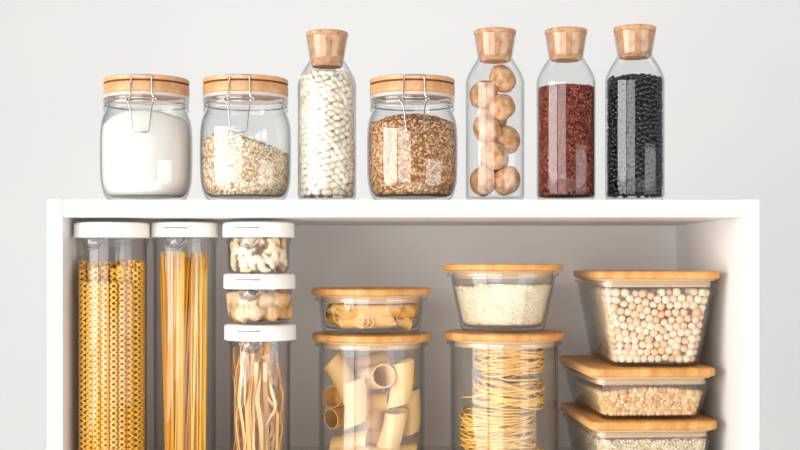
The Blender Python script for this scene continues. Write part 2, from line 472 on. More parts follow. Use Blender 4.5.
# ------------------------------------------------------------------ clamp jars
YJ = 0.062
JH = [(0.0, 0.0006), (0.036, 0.0006), (0.043, 0.0018), (0.0475, 0.0060), (0.0502, 0.0130), (0.0524, 0.0240), (0.0532, 0.0420), (0.0533, 0.0620), (0.0531, 0.0770), (0.0523, 0.0880), (0.0506, 0.0965), (0.0482, 0.1025)]
J_OUT = smoothprof(JH, 3)
J_IN = [(max(0.0, r - 0.0013), z + 0.0045 * max(0, 1 - z / 0.02)) for r, z in J_OUT if r > 0.04]
J_IN = [(0.0, 0.0052), (0.035, 0.0052)] + J_IN
def clamp_jar(px, label, turn):
    x = X(px, YJ)
    t = thing('clamp_jar', label, 'jar', (x, YJ, SH), math.radians(turn), 'glass clamp jars on the shelf top')
    outer = J_OUT + [(0.0472, 0.1045), (0.0492, 0.1062), (0.0498, 0.1082), (0.0492, 0.1100), (0.0478, 0.1112), (0.0478, 0.1150), (0.0496, 0.1162), (0.0497, 0.1188), (0.0484, 0.1198)]
    inner = [(0.0445, 0.1198), (0.0442, 0.110)] + [(r, z) for r, z in reversed(J_IN)]
    me = lathe_mesh('glass_body', outer + inner, M['glass'], 96)
    obj('glass_body', me, t)
    obj('gasket', lathe_mesh('gasket', [(0.0445, 0.1200), (0.0490, 0.1200), (0.0500, 0.1210), (0.0500, 0.1234), (0.0490, 0.1243), (0.0445, 0.1243)], M['gasket'], 72, True), t)
    # wooden lid with a turned groove
    lp = [(0.0, 0.1245), (0.0490, 0.1245), (0.0499, 0.1255), (0.0499, 0.1350), (0.0494, 0.1356)]
    lp2 = [(0.0494, 0.1380), (0.0499, 0.1385), (0.0499, 0.1422), (0.0492, 0.1430), (0.0, 0.1430)]
    lid = obj('lid', lathe_mesh('lid', lp + [(0.0470, 0.1358), (0.0470, 0.1378)] + lp2, M['bamboo_jar'], 96), t)
    obj('groove', lathe_mesh('groove', [(0.0472, 0.1357), (0.0486, 0.1357), (0.0486, 0.1379), (0.0472, 0.1379)], M['groove'], 72, True), lid)
    # wire clasp
    def fr(x, z, r): return (x, -math.sqrt(max(1e-6, r * r - x * x)), z)
    w = []
    hw = 0.0120
    bail = [fr(-0.0145, 0.1120, 0.0530), fr(-0.0150, 0.1150, 0.0530), fr(-0.0128, 0.1180, 0.0528), fr(-hw, 0.1215, 0.0524), fr(-hw, 0.1330, 0.0512), fr(-hw + 0.0006, 0.1395, 0.0508),
            fr(-hw + 0.002, 0.1412, 0.0506), fr(0, 0.1416, 0.0508), fr(hw - 0.002, 0.1412, 0.0506), fr(hw - 0.0006, 0.1395, 0.0508), fr(hw, 0.1330, 0.0512), fr(hw, 0.1215, 0.0524), fr(0.0128, 0.1180, 0.0528), fr(0.0150, 0.1150, 0.0530), fr(0.0145, 0.1120, 0.0530)]
    obj('wire_bail', mesh('wire_bail', *tube(bail, 0.00085, 8), M['steel']), t)
    lever = [fr(-0.0150, 0.1160, 0.0540), fr(-0.0160, 0.1120, 0.0540), fr(-0.0135, 0.1085, 0.0542), fr(-0.0118, 0.1040, 0.0545), fr(-0.0096, 0.0810, 0.0562), fr(-0.0090, 0.0780, 0.0564), fr(-0.0070, 0.0762, 0.0565), fr(0, 0.0760, 0.0567),
             fr(0.0070, 0.0762, 0.0565), fr(0.0090, 0.0780, 0.0564), fr(0.0096, 0.0810, 0.0562), fr(0.0118, 0.1040, 0.0545), fr(0.0135, 0.1085, 0.0542), fr(0.0160, 0.1120, 0.0540), fr(0.0150, 0.1160, 0.0540)]
    obj('wire_lever', mesh('wire_lever', *tube(lever, 0.00085, 8), M['steel']), t)
    bar = [fr(-0.0155, 0.1158, 0.0532), fr(0, 0.1160, 0.0524), fr(0.0155, 0.1158, 0.0532)]
    coils = []
    for s in (-1, 1):
        c = [(s * 0.0150 + 0.0022 * math.cos(a), -0.0512 + 0.0004 * k, 0.1135 + 0.0022 * math.sin(a)) for k, a in enumerate(np.linspace(0, 4 * PI, 22))]
        c = [(p[0], -0.0512 - 0.0001 * i, p[2]) for i, p in enumerate(c)]
        coils.append(tube(c, 0.0008, 6))
    obj('hinge_coil', mesh('hinge_coil', *join(coils + [tube(bar, 0.0008, 6)]), M['steel']), t)
    ring = [(0.0488 * math.cos(a), 0.0488 * math.sin(a), 0.1132) for a in np.linspace(0, 2 * PI, 64, endpoint=False)]
    obj('neck_wire', mesh('neck_wire', *tube(ring, 0.0009, 6, True), M['steel']), t)
    return (x, YJ, SH)
o1 = clamp_jar(146.5, 'round glass clamp jar with wooden lid, filled with white flour', 5)
o2 = clamp_jar(245.7, 'round glass clamp jar with wooden lid, two thirds full of oat flakes', -1)
o3 = clamp_jar(412.3, 'round glass clamp jar with wooden lid, filled with brown buckwheat', 2)

def gap(prof, g): return [(max(0, r - g), z) for r, z in prof]
JI = [(r, z) for r, z in gap(J_IN, 0.0004) if r > 0.03]
# flour
top1 = lambda x, y: 0.0975 - 0.10 * max(0, -x - 0.02) + 0.006 * math.cos(x * 30) - 0.12 * (x - 0.01) ** 2 / 0.05 + 0.0015 * noise.noise((x * 60, y * 60, 1))
f = obj('flour', clamp_to(core_lathe('flour', JI, 0.0064, top1, 0.0003, M['flour'], 72, 24), JI, 0.0064), None, o1)
tag(f, 'white flour filling the first clamp jar', 'flour', None, 'stuff')
# oats
top2 = lambda x, y: 0.0790 - 0.42 * max(0, x - (-0.012)) * 0.9 + 0.18 * min(0, x + 0.012) + 0.002 * noise.noise((x * 90, y * 90, 3))
def grain_heap(name, org, prof, z0, top, nw, nt, inset, shape, dims, mg, mc, label, cat, align=0.35, bias=None, coreinset=None, amin=-PI - 0.35, amax=0.35):
    P, Nf, pj = lathe_shell(prof, z0, top, nw, nt, inset, amin, amax)
    P = pj(P)
    isin = P.copy()
    # a second, deeper layer closes the gaps
    g = grains(name, P, Nf(P), shape, dims, mg, align, 0.2, bias)
    c = core_lathe(name + '_core', prof, z0, top, coreinset or inset * 1.1, mc)
    me = clamp_to(merge_meshes(name, [g, c]), prof, z0)
    o = obj(name, me, None, org)
    return tag(o, label, cat, None, 'stuff')
grain_heap('oat_flakes', o2, JI, 0.0062, top2, 2600, 1200, 0.0014, ICO0, (0.0030, 0.0023, 0.0006), M['oat'], M['oat_core'], 'pale oat flakes heaped in the clamp jar between flour and white beans', 'oats', 0.45)
top3 = lambda x, y: 0.1030 - 4.5 * (x * x + y * y) + 0.0015 * noise.noise((x * 90, y * 90, 5))
grain_heap('buckwheat', o3, JI, 0.0062, top3, 3400, 900, 0.0015, ICO0, (0.0023, 0.0016, 0.0013), M['buck'], M['buck_core'], 'brown buckwheat grains in the clamp jar right of the white beans', 'buckwheat', 0.6)

# ------------------------------------------------------------------ cork bottles
YB = 0.058
def cork_bottle(px, ytop, yrim, ycork, half, label):
    x = X(px, YB); H = Z(yrim, YB) - SH; R = half * S(YB)
    t = thing('cork_bottle', label, 'bottle', (x, YB, SH), 0, 'tall cork-stoppered bottles on the shelf top')
    outer = [(0.0, 0.0006), (R - 0.006, 0.0006), (R - 0.003, 0.0014), (R - 0.0008, 0.0040), (R, 0.0080)]
    sh = H - 0.056
    outer += [(R, sh * 0.5), (R, sh - 0.004)] + smoothprof([(R, sh), (R - 0.0016, sh + 0.0065), (R - 0.0055, sh + 0.0150), (R - 0.0100, sh + 0.0225), (0.0205, sh + 0.0290), (0.0212, sh + 0.036), (0.0238, H - 0.003), (0.0243, H)], 4)
    inner = [(max(0.0, r - 0.0010), z) for r, z in outer if z > 0.003]
    inner[0] = (inner[0][0] - 0.0008, 0.0050)
    ins = list(inner)
    me = lathe_mesh('glass_body', outer + [(0.0231, H + 0.0002)] + list(reversed(inner)) + [(R - 0.006, 0.0040), (0.0, 0.0040)], M['glass_bottle'], 96)
    obj('glass_body', me, t)
    zt = Z(ytop, YB) - SH - 0.0024; zb = Z(ycork, YB) - SH
    rin = lambda z: prof_r(inner, z) - 0.0004
    ck = [(0.0, zb), (min(0.0172, rin(zb) - 0.001), zb), (min(0.0180, rin(zb) - 0.0003), zb + 0.001), (rin((zb + H) / 2) - 0.0002, (zb + H) / 2), (rin(H - 0.001) - 0.0002, H - 0.0004), (0.0232, H + 0.0006), (0.0242, H + 0.0010), (0.0246, H + 0.002), (0.0248, zt - 0.0015), (0.0240, zt - 0.0003), (0.0, zt)]
    obj('cork_stopper', lathe_mesh('cork_stopper', ck, M['cork'], 64), t)
    return (x, YB, SH), [(r - 0.0003, z) for r, z in inner], H
b1, bp1, H1 = cork_bottle(327, 30.5, 37.5, 67, 29.3, 'tall corked glass bottle packed with white beans')
b2, bp2, H2 = cork_bottle(495, 28.5, 35.5, 61.5, 29.3, 'tall corked glass bottle holding whole walnuts')
b3, bp3, H3 = cork_bottle(566, 28, 35, 60.5, 29.3, 'tall corked glass bottle of dark red quinoa')
b4, bp4, H4 = cork_bottle(634.7, 25.5, 33, 58, 29.3, 'tall corked glass bottle full of black beans, rightmost on the shelf top')

def ellip(name, dims, mat, fn=None, base=ICO1):
    V = base[0].copy()
    if fn: V = np.array([fn(v) for v in V])
    return fast_mesh(name, V * np.array(dims), base[1], mat)

def bean_fill(name, heapname, org, prof, z0, top, r, nw, nt, dmin, meshes, n_ind, mc, label, hlabel, cat, group, bias, dims, align=0.2, it=45, amin=-PI - 0.5, amax=0.5):
    P, Nf, pj = lathe_shell(prof, z0, top, nw, nt, r, amin, amax)
    P = relax(P, dmin, pj, it); N = Nf(P); R = frames(N, align, bias)
    order = np.argsort(P[:, 1] - 0.0 * P[:, 2])
    sel, rest = order[:n_ind], order[n_ind:]
    individuals(name, meshes, P[sel], R[sel], label, cat, group, org)
    # deeper layer + the remainder as one heap
    P2, Nf2, pj2 = lathe_shell([(max(0.004, a - r * 1.25), b) for a, b in prof], z0, lambda x, y: top(x, y) - r * 1.2, nw, nt, r, -PI, PI)
    P2 = relax(P2, dmin, pj2, 12); N2 = Nf2(P2)
    g = grains(heapname, np.concatenate([P2, P[rest]]), np.concatenate([N2, N[rest]]), ICO1, dims, meshes[0].materials[0], align, 0.1, bias)
    c = core_lathe(heapname + '_c', prof, z0, top, r * 2.1, mc, 32)
    o = obj(heapname, clamp_to(merge_meshes(heapname, [g, c]), prof, z0), None, org)
    tag(o, hlabel, cat, None, 'stuff')

def wb(v):   # kidney: bend the long axis a little
    x, y, z = v; return (x, y + 0.22 * x * x - 0.1, z)
wbm = [ellip('white_bean', (0.0061, 0.0037, 0.0034), M['wbean'], wb), ellip('white_bean', (0.0056, 0.0038, 0.0036), M['wbean'], wb)]
top_w = lambda x, y: Z(69, YB) - SH - 9 * (x * x + y * y) + 0.001 * noise.noise((x * 120, y * 120, 2))
bean_fill('white_bean', 'white_bean_heap', b1, bp1, 0.0055, top_w, 0.0038, 330, 34, 0.0084, wbm, 300, M['wbean_core'],
          'oblong white bean in the tall bottle between oats and buckwheat', 'white beans deeper in the tall bottle left of the buckwheat', 'bean', 'white beans in the tall bottle', (1, 0, 0.1, 0.30), (0.0066, 0.0038, 0.0036))
bbm = [ellip('black_bean', (0.0040, 0.0029, 0.0026), M['bbean'], wb), ellip('black_bean', (0.0037, 0.0029, 0.0027), M['bbean'], wb)]
top_b = lambda x, y: Z(74, YB) - SH - 6 * (x * x + y * y) + 0.0015 * noise.noise((x * 120, y * 120, 8))
bean_fill('black_bean', 'black_bean_heap', b4, bp4, 0.0055, top_b, 0.0029, 480, 70, 0.0061, bbm, 300, M['bbean_core'],
          'small glossy black bean in the rightmost tall bottle', 'black beans deeper in the rightmost tall bottle', 'bean', 'black beans in the tall bottle', (1, 0, 0.3, 1.2), (0.0039, 0.0029, 0.0026), 0.35)
top_q = lambda x, y: Z(86.5, YB) - SH - 1.0 * (x * x + y * y) + 0.0012 * noise.noise((x * 150, y * 150, 4)) + 0.02 * x * 0
grain_heap('red_quinoa', b3, bp3, 0.0055, top_q, 6000, 1300, 0.0011, ICO0, (0.0014, 0.0013, 0.0010), M['quinoa'], M['quinoa_core'], 'dark red quinoa in the tall bottle between walnuts and black beans', 'quinoa', 0.6)

# walnuts
def walnut_mesh(seed):
    V = []
    for v in ICO3[0]:
        p = Vector(v); s = 1 + 0.07 * noise.noise(p * 1.4 + Vector((seed, 0, 0))) + 0.015 * noise.noise(p * 5 + Vector((0, seed, 0))) + 0.012 * noise.noise(p * 11)
        s -= 0.05 * math.exp(-(abs(p.x) - 0.075) ** 2 / 0.0016); s += 0.05 * math.exp(-p.x ** 2 / 0.0028)
        q = p * s; q.z *= 1.12; q.x *= 0.96
        if q.z > 0.9: q.z += 0.25 * (q.z - 0.9)
        V.append(q[:])
    return fast_mesh('walnut', np.array(V) * 0.0167, ICO3[1], M['walnut'])
wl = [(498, 78, 0.004, 'topmost walnut, just under the cork, in the tall bottle'),
      (484, 96, -0.006, 'large walnut upper left in the tall bottle, below the topmost one'),
      (510, 113, -0.006, 'walnut against the right side of the tall bottle, third from the top'),
      (481, 130, 0.002, 'walnut against the left glass halfway up the tall bottle'),
      (510, 141, 0.010, 'walnut set back at the right glass, lower half of the tall bottle'),
      (488, 155, -0.012, 'pale walnut in front, just above the bottom pair'),
      (497, 172, 0.014, 'walnut hidden behind the bottom pair in the tall bottle'),
      (481, 183, -0.006, 'walnut at the bottom left of the tall bottle'),
      (509, 183, -0.006, 'walnut at the bottom right of the tall bottle, its seam showing'),
      (500, 122, 0.016, 'walnut at the back of the tall bottle, mostly hidden')]
WP = np.array([(X(p, YB) - b2[0], dy, Z(q, YB) - SH) for p, q, dy, _ in wl])
def pw_(P):
    P = P.copy(); rho = np.hypot(P[:, 0], P[:, 1]) + 1e-9; zs = [p[1] for p in bp2]; rs = [p[0] for p in bp2]
    P[:, 2] = np.clip(P[:, 2], 0.0245, H2 - 0.0505)
    k = np.minimum(1, (np.interp(P[:, 2] + 0.006, zs, rs) - 0.0196) / rho); P[:, 0] *= k; P[:, 1] *= k; return P
WP = relax(WP, 0.0318, pw_, 30)
wms = [walnut_mesh(s) for s in range(3)]
w0 = None
for i, (p, q, dy, lb) in enumerate(wl):
    if i < 3: o = obj('walnut', wms[i]); w0 = o
    else: o = w0.copy(); COL.objects.link(o); o.data = wms[i % 3]
    tag(o, lb, 'walnut', 'walnuts in the tall bottle')
    o.location = Vector(b2) + Vector(WP[i]); s = random.uniform(0.9, 0.98); o.scale = (s, s, s)
    o.rotation_euler = (random.uniform(-0.7, 0.7), random.uniform(-0.8, 0.8), random.uniform(0, 6)) if i != 8 else (0.5, 0.5, 0.1)

# ------------------------------------------------------------------ white-lidded canisters
def canister(px, Y, lidr, bodyr, z0, ztop, lidh, spout_deg, label, group='clear canisters with white lids', slot=True, spout_deg2=None):
    x = X(px, Y); H = ztop - z0
    t = thing('storage_canister', label, 'canister', (x, Y, z0), 0, group)
    hb = H - lidh + 0.0005
    outer = [(0.0, 0.0005), (bodyr - 0.007, 0.0005), (bodyr - 0.003, 0.0016), (bodyr - 0.0008, 0.0045), (bodyr - 0.0003, 0.009), (bodyr, hb - 0.012), (bodyr + 0.0008, hb - 0.007), (bodyr + 0.0018, hb - 0.005), (bodyr + 0.0020, hb - 0.002), (bodyr + 0.0010, hb - 0.0003)]
    inner = [(bodyr - 0.0012, hb - 0.0003), (bodyr - 0.0012, 0.009), (bodyr - 0.004, 0.0042), (0.0, 0.0035)]
    obj('body', lathe_mesh('body', outer + inner, M['plastic'], 96), t)
    z1 = H - lidh
    lp = [(bodyr + 0.0022, z1 + 0.0010), (lidr - 0.001, z1), (lidr, z1 + 0.0010), (lidr - 0.0002, H - 0.0028), (lidr - 0.0010, H - 0.0010), (lidr - 0.0030, H), (0, H), ]
    lid = obj('lid', lathe_mesh('lid', [(0.0, z1 + 0.0012)] + lp, M['lid_white'], 96), t)
    a0 = math.radians(spout_deg)
    def curved(name, da, zc, hz, r0, r1, mat, parent):
        n = 14; V, Fc = [], []
        for i in range(n + 1):
            a = a0 - da + 2 * da * i / n
            for r, z in ((r0, zc - hz), (r1, zc - hz), (r1, zc + hz), (r0, zc + hz)):
                V.append((r * math.sin(a), -r * math.cos(a), z))
        for i in range(n):
            for k in range(4):
                k2 = (k + 1) % 4; Fc.append((i * 4 + k, (i + 1) * 4 + k, (i + 1) * 4 + k2, i * 4 + k2))
        Fc.append((0, 1, 2, 3)); Fc.append((n * 4 + 3, n * 4 + 2, n * 4 + 1, n * 4))
        return obj(name, fix(mesh(name, V, Fc, mat, False)), parent)
    if slot:
        curved('slot_shade_strip', 0.35, H - 0.0068, 0.0010, lidr - 0.001, lidr + 0.0003, M['slot'], lid)  # grey strip on the rim, painted shade of the slot's gap
    # moulded pouring lip: arc on the front of the body
    rr = 0.0135; arcs = []
    for q, rad in ((1.0, 0.0013), (0.70, 0.0008)):
        pts = []
        for k in range(25):
            th = PI + PI * k / 24
            u = rr * q * math.cos(th); z = z1 - 0.0005 + rr * 0.95 * q * math.sin(th)
            a = a0 + u / bodyr; r = bodyr + 0.0006 + 0.0035 * (1 - abs(math.cos(th))) * (1 if q == 1 else 0.6)
            pts.append((r * math.sin(a), -r * math.cos(a), z))
        arcs.append(tube(pts, rad, 6))
    # shallow bulge closing the lip
    V, Fc = [], []; n1, n2 = 8, 16
    for j in range(n1 + 1):
        for i in range(n2 + 1):
            th = PI + PI * i / n2; q = j / n1
            u = rr * q * math.cos(th); z = z1 - 0.0005 + rr * 0.95 * q * math.sin(th)
            a = a0 + u / bodyr; r = bodyr + 0.0006 + 0.0045 * (1 - q ** 2) ** 0.5 * (0.3 + 0.7 * abs(math.sin(th)))
            V.append((r * math.sin(a), -r * math.cos(a), z))
    for j in range(n1):
        for i in range(n2):
            a = j * (n2 + 1) + i; Fc.append((a, a + 1, a + n2 + 2, a + n2 + 1))
    obj('pouring_lip', mesh('pouring_lip', *join(arcs + [(V, Fc)]), M['lip']), t)
    return (x, Y, z0), bodyr - 0.0016
ZB = Z0 + 0.0003
LH = 0.0175
cA, rA = canister(111.9, 0.0490, 0.0434, 0.0402, ZB, Z(221.8, 0.005), LH, -22, 'tall clear canister with white lid, leftmost in the shelf unit, holding spiral pasta', slot=False)
cB, rB = canister(184.8, 0.0760, 0.0405, 0.0368, ZB, Z(221.8, 0.035), LH, -6, 'tall clear canister with white lid, holding straight linguine')
YC = 0.066
zC3 = Z(325.5, 0.024); zC2 = Z(273.8, 0.024); zC1 = Z(221.5, 0.024)
cC3, rC3 = canister(260.3, YC, 0.0423, 0.0352, ZB, zC3, 0.0185, -13, 'clear canister with white lid, bottom of its stack, holding ribbon pasta')
cC2, rC2 = canister(259.5, YC, 0.0423, 0.0360, zC3 + 0.0002, zC2, 0.0178, -13, 'small clear canister with white lid, middle of its stack, holding toasted chunks')
cC1, rC1 = canister(258.6, YC, 0.0423, 0.0362, zC2 + 0.0002, zC1, 0.0178, -13, 'small clear canister with white lid, topmost of its stack, holding cashews')

# spiral pasta
def helix(L, rc, rw, pitch, seg=12):
    n = int(L / pitch * seg); parts = []
    for hand in (1, -1):
        for ph in (0, PI):
            parts.append(tube([(rc * math.cos(ph + hand * 2 * PI * i / seg), rc * math.sin(ph + hand * 2 * PI * i / seg), rw + i * pitch / seg) for i in range(n + 1)], rw, 5))
    return join(parts)
hm = [mesh('spiral_pasta', *helix(Z(y, 0.02) - ZB - 0.007, 0.0034, 0.0013, 0.0132), M['spiral']) for y in (280, 258.5, 265)]
spots = []
for ring, n in ((rA - 0.0050, 22), (rA - 0.0145, 15), (rA - 0.0240, 8)):
    for i in range(n):
        a = -PI / 2 + 2 * PI * (i + 0.5 * (ring < rA - 0.01)) / n
        spots.append((ring * math.cos(a), ring * math.sin(a), ring))
spots.sort(key=lambda s: s[1])
first = None
for i, (x, y, rg) in enumerate(spots):
    if i == 0: o = obj('spiral_pasta', hm[0]); first = o; tag(o, 'long coiled strand of spiral pasta standing in the leftmost canister', 'pasta', 'spiral pasta in the leftmost canister')
    else: o = first.copy(); COL.objects.link(o); o.data = hm[0 if y < -0.020 else (2 if y < -0.005 else 1)]
    tall = 1.0
    o.location = (cA[0] + x, cA[1] + y, ZB + 0.0048); o.rotation_euler = (0, 0, random.uniform(0, 6.28)); o.scale = (1 if i % 2 else -1, 1, tall * random.uniform(0.985, 1.0))

# linguine
def strand(L, bend): 
    pts = [(bend * math.sin(PI * k / 8), 0, L * k / 8) for k in range(9)]
    return tube(pts, 0.001, 6, flat=(0.0009, 0.00145))
L0 = Z(252, 0.05) - ZB - 0.006
lm = [mesh('linguine_strand', *strand(L0 * q, b), M['spag']) for q, b in ((1, 0.0006), (0.975, 0.001), (0.95, -0.0008), (0.925, 0.0))]
first = None
n = 0
clusters = [(-0.46, -0.32, 0.25, 38, -0.24, 0.0), (-0.16, -0.48, 0.26, 40, 0.06, 0.02), (0.50, -0.22, 0.32, 50, 0.04, 0.0), (0.0, 0.50, 0.38, 22, 0.1, 0.0), (0.1, -0.1, 0.5, 12, 0.0, 0.0)]
for cx, cy, cr, cnt, lean, leany in clusters:
    k = 0
    while k < cnt:
        a, q = random.uniform(0, 2 * PI), math.sqrt(random.random()) * cr
        bx, by = (cx + q * math.cos(a)), (cy + q * math.sin(a))
        tx, ty = bx + lean + random.gauss(0, 0.05), by + random.gauss(0, 0.05)
        if random.random() < (0.10 if cnt > 12 else 1): tx += random.uniform(-0.6, 0.6)
        if math.hypot(bx, by) > 0.90 or math.hypot(tx, ty) > 0.90: continue
        k += 1; n += 1
        m = random.choice(lm); rb = rB - 0.003
        if first is None: o = obj('linguine_strand', m); first = o; tag(o, 'straight yellow linguine strand standing in the second tall canister', 'pasta', 'linguine in the second tall canister')
        else: o = first.copy(); COL.objects.link(o); o.data = m
        d = Vector(((tx - bx) * rb, (ty - by) * rb, L0)).normalized()
        qn = Vector((0, 0, 1)).rotation_difference(d) @ Quaternion((0, 0, 1), random.uniform(0, 6))
        o.rotation_mode = 'QUATERNION'; o.rotation_quaternion = qn
        o.location = (cB[0] + bx * rb, cB[1] + by * rb, ZB + 0.005 + 0.0012)

# ribbon pasta (folded lengths)
def ribbon_mesh(seed, L, amp, w):
    rnd = random.Random(seed); ph = rnd.uniform(0, 6); pts = []; fa, fb, fc = rnd.uniform(2.5, 8), rnd.uniform(9, 20), rnd.uniform(4, 9)
    n = 60
    for i in range(n + 1):
        t = i / n
        pts.append((amp * math.sin(t * fa + ph) + 0.3 * amp * math.sin(t * fb + ph), 0.005 * math.sin(t * fc + ph * 1.7), L * (t + 0.02 * math.sin(t * fb))))
    return mesh('ribbon_pasta', *tube(pts, 0.002, 8, flat=(w, 0.0006)), M['ribbon'])
rspec = [(-0.024, -0.012, 0.168, 0.0015, 0.0040, 'dark amber ribbon pasta upright at the left glass'), (-0.017, -0.022, 0.160, 0.0020, 0.0040, 'straight ribbon pasta just right of the left glass'),
         (-0.010, -0.026, 0.150, 0.0020, 0.0038, 'upright ribbon pasta left of centre at the front'), (-0.004, -0.028, 0.135, 0.0030, 0.0038, 'short ribbon pasta at the centre front'),
         (0.003, -0.026, 0.128, 0.0040, 0.0036, 'wavy ribbon pasta right of the centre front'), (0.010, -0.020, 0.145, 0.0075, 0.0020, 'narrow wavy ribbon pasta looping near the right front'),
         (0.016, -0.018, 0.125, 0.0075, 0.0018, 'thin looping ribbon pasta nearest the right glass'), (0.012, -0.010, 0.150, 0.0100, 0.0018, 'thin looping ribbon pasta crossing behind on the right'),
         (0.019, -0.004, 0.135, 0.0060, 0.0022, 'curly ribbon pasta at the right glass, set back'), (-0.002, -0.014, 0.155, 0.0050, 0.0035, 'ribbon pasta in the middle, behind the front ones'),
         (-0.014, -0.008, 0.158, 0.0030, 0.0040, 'ribbon pasta left of the middle, second row'), (-0.025, 0.002, 0.150, 0.0015, 0.0040, 'ribbon pasta at the left glass, second row'),
         (0.005, 0.002, 0.150, 0.0080, 0.0035, 'ribbon pasta at the heart of the bundle'), (-0.008, 0.012, 0.150, 0.0060, 0.0040, 'ribbon pasta at the back left of the bundle'),
         (0.015, 0.014, 0.140, 0.0060, 0.0040, 'ribbon pasta at the back right of the bundle'), (0.022, -0.012, 0.110, 0.0045, 0.0016, 'short thin curl of ribbon pasta low at the right glass')]
for i in range(34):
    a = random.uniform(2.0, 5.6); q = random.uniform(0.008, 0.028)
    rspec.append((q * math.cos(a) - 0.002, q * math.sin(a), random.uniform(0.12, 0.165), random.uniform(0.001, 0.004), random.uniform(0.0018, 0.0036), 'one of the upright amber ribbons packed between the others'))
for i in range(22):
    a = random.uniform(-1.7, 0.8); q = random.uniform(0.012, 0.021)
    rspec.append((q * math.cos(a), q * math.sin(a), random.uniform(0.07, 0.135), random.uniform(0.005, 0.009), random.uniform(0.0010, 0.0020), 'one of the thin wavy ribbons tangled on the right'))
for i, (x, y, L, amp, w, lb) in enumerate(rspec):
    o = obj('ribbon_pasta', ribbon_mesh(i, L, amp, w), None, (cC3[0] + x, cC3[1] + y, ZB + 0.0055), (0, 0, math.atan2(y, x) + PI / 2 if amp < 0.004 else random.uniform(-0.4, 0.4)))
    tag(o, lb + ', bottom canister of the stack', 'pasta', 'ribbon pasta in the bottom canister of the stack')

# cashews and toasted chunks
def cashew_mesh(seed):
    rnd = random.Random(seed); pts = []; rad = []
    parts = []
    n = 14; V = []; Fc = []
    R = 0.0070
    for i in range(n + 1):
        t = i / n; a = math.radians(-105 + 210 * t)
        r = 0.0046 * math.sin(PI * (0.06 + 0.88 * t)) ** 0.55 * (1.12 - 0.25 * t)
        c = Vector((R * math.cos(a), R * math.sin(a), 0)); rd = c.normalized()
        for k in range(10):
            b = 2 * PI * k / 10; V.append(c + rd * r * math.cos(b) + Vector((0, 0, 1)) * r * 0.9 * math.sin(b))
    for i in range(n):
        for k in range(10):
            k2 = (k + 1) % 10; Fc.append((i * 10 + k, i * 10 + k2, (i + 1) * 10 + k2, (i + 1) * 10 + k))
    Fc.append(tuple(range(9, -1, -1))); Fc.append(tuple(n * 10 + k for k in range(10)))
    return mesh('cashew', V, Fc, M['cashew'])
def chunk_mesh(seed):
    bm = bmesh.new(); bmesh.ops.create_cube(bm, size=1)
    rnd = random.Random(seed)
    for v in bm.verts: v.co += Vector([rnd.uniform(-0.22, 0.22) for _ in range(3)])
    bmesh.ops.bevel(bm, geom=bm.edges, offset=0.10, segments=3, affect='EDGES')
    bmesh.ops.scale(bm, vec=(0.0185, 0.0165, 0.0160), verts=bm.verts)
    me = bpy.data.meshes.new('bread_chunk'); bm.to_mesh(me); bm.free(); me.materials.append(M['crouton'])
    me.polygons.foreach_set('use_smooth', [True] * len(me.polygons)); return me
def fill_small(name, meshes, org, R, z0, z1, r, n, d, label, cat, group, rotf):
    P = np.stack([RS.uniform(-R, R, n), RS.uniform(-R, R, n), RS.uniform(z0, z1, n)], 1)
    wallish = np.arange(n) < n * 0.72
    a = RS.uniform(-PI - 0.2, 0.2, n); P[wallish, 0] = (R * np.cos(a))[wallish]; P[wallish, 1] = (R * np.sin(a))[wallish]
    def pj(P):
        P = P.copy(); rho = np.hypot(P[:, 0], P[:, 1]) + 1e-9
        k = np.where(wallish, (R - r) / rho, np.minimum(1, (R - r) / rho)); P[:, 0] *= k; P[:, 1] *= k
        P[:, 2] = np.clip(P[:, 2], z0 + r, z1 - r); return P
    P = relax(P, d, pj, 60)
    protos = []
    for i in range(n):
        if i < len(meshes): o = obj(name, meshes[i]); tag(o, label, cat, group); protos.append(o)
        else: o = protos[i % len(meshes)].copy(); COL.objects.link(o)
        o.location = Vector(org) + Vector(P[i]); o.rotation_euler = rotf(P[i])
cm = [cashew_mesh(0)]
fill_small('cashew', cm, cC1, rC1, 0.0045, 0.0385, 0.0062, 46, 0.0130, 'pale curved cashew in the topmost canister of the stack', 'nut', 'cashews in the topmost canister',
           lambda p: (PI / 2 + random.uniform(-0.4, 0.4), random.uniform(-3, 3), math.atan2(p[1], p[0]) + PI / 2))
fill_small('toasted_chunk', [chunk_mesh(s) for s in range(3)], cC2, rC2, 0.0045, 0.0385, 0.0098, 17, 0.0190, 'toasted golden chunk in the middle canister of the stack', 'bread', 'toasted chunks in the middle canister',
           lambda p: (random.uniform(-0.5, 0.5), random.uniform(-0.6, 0.6), random.uniform(0, 6)))

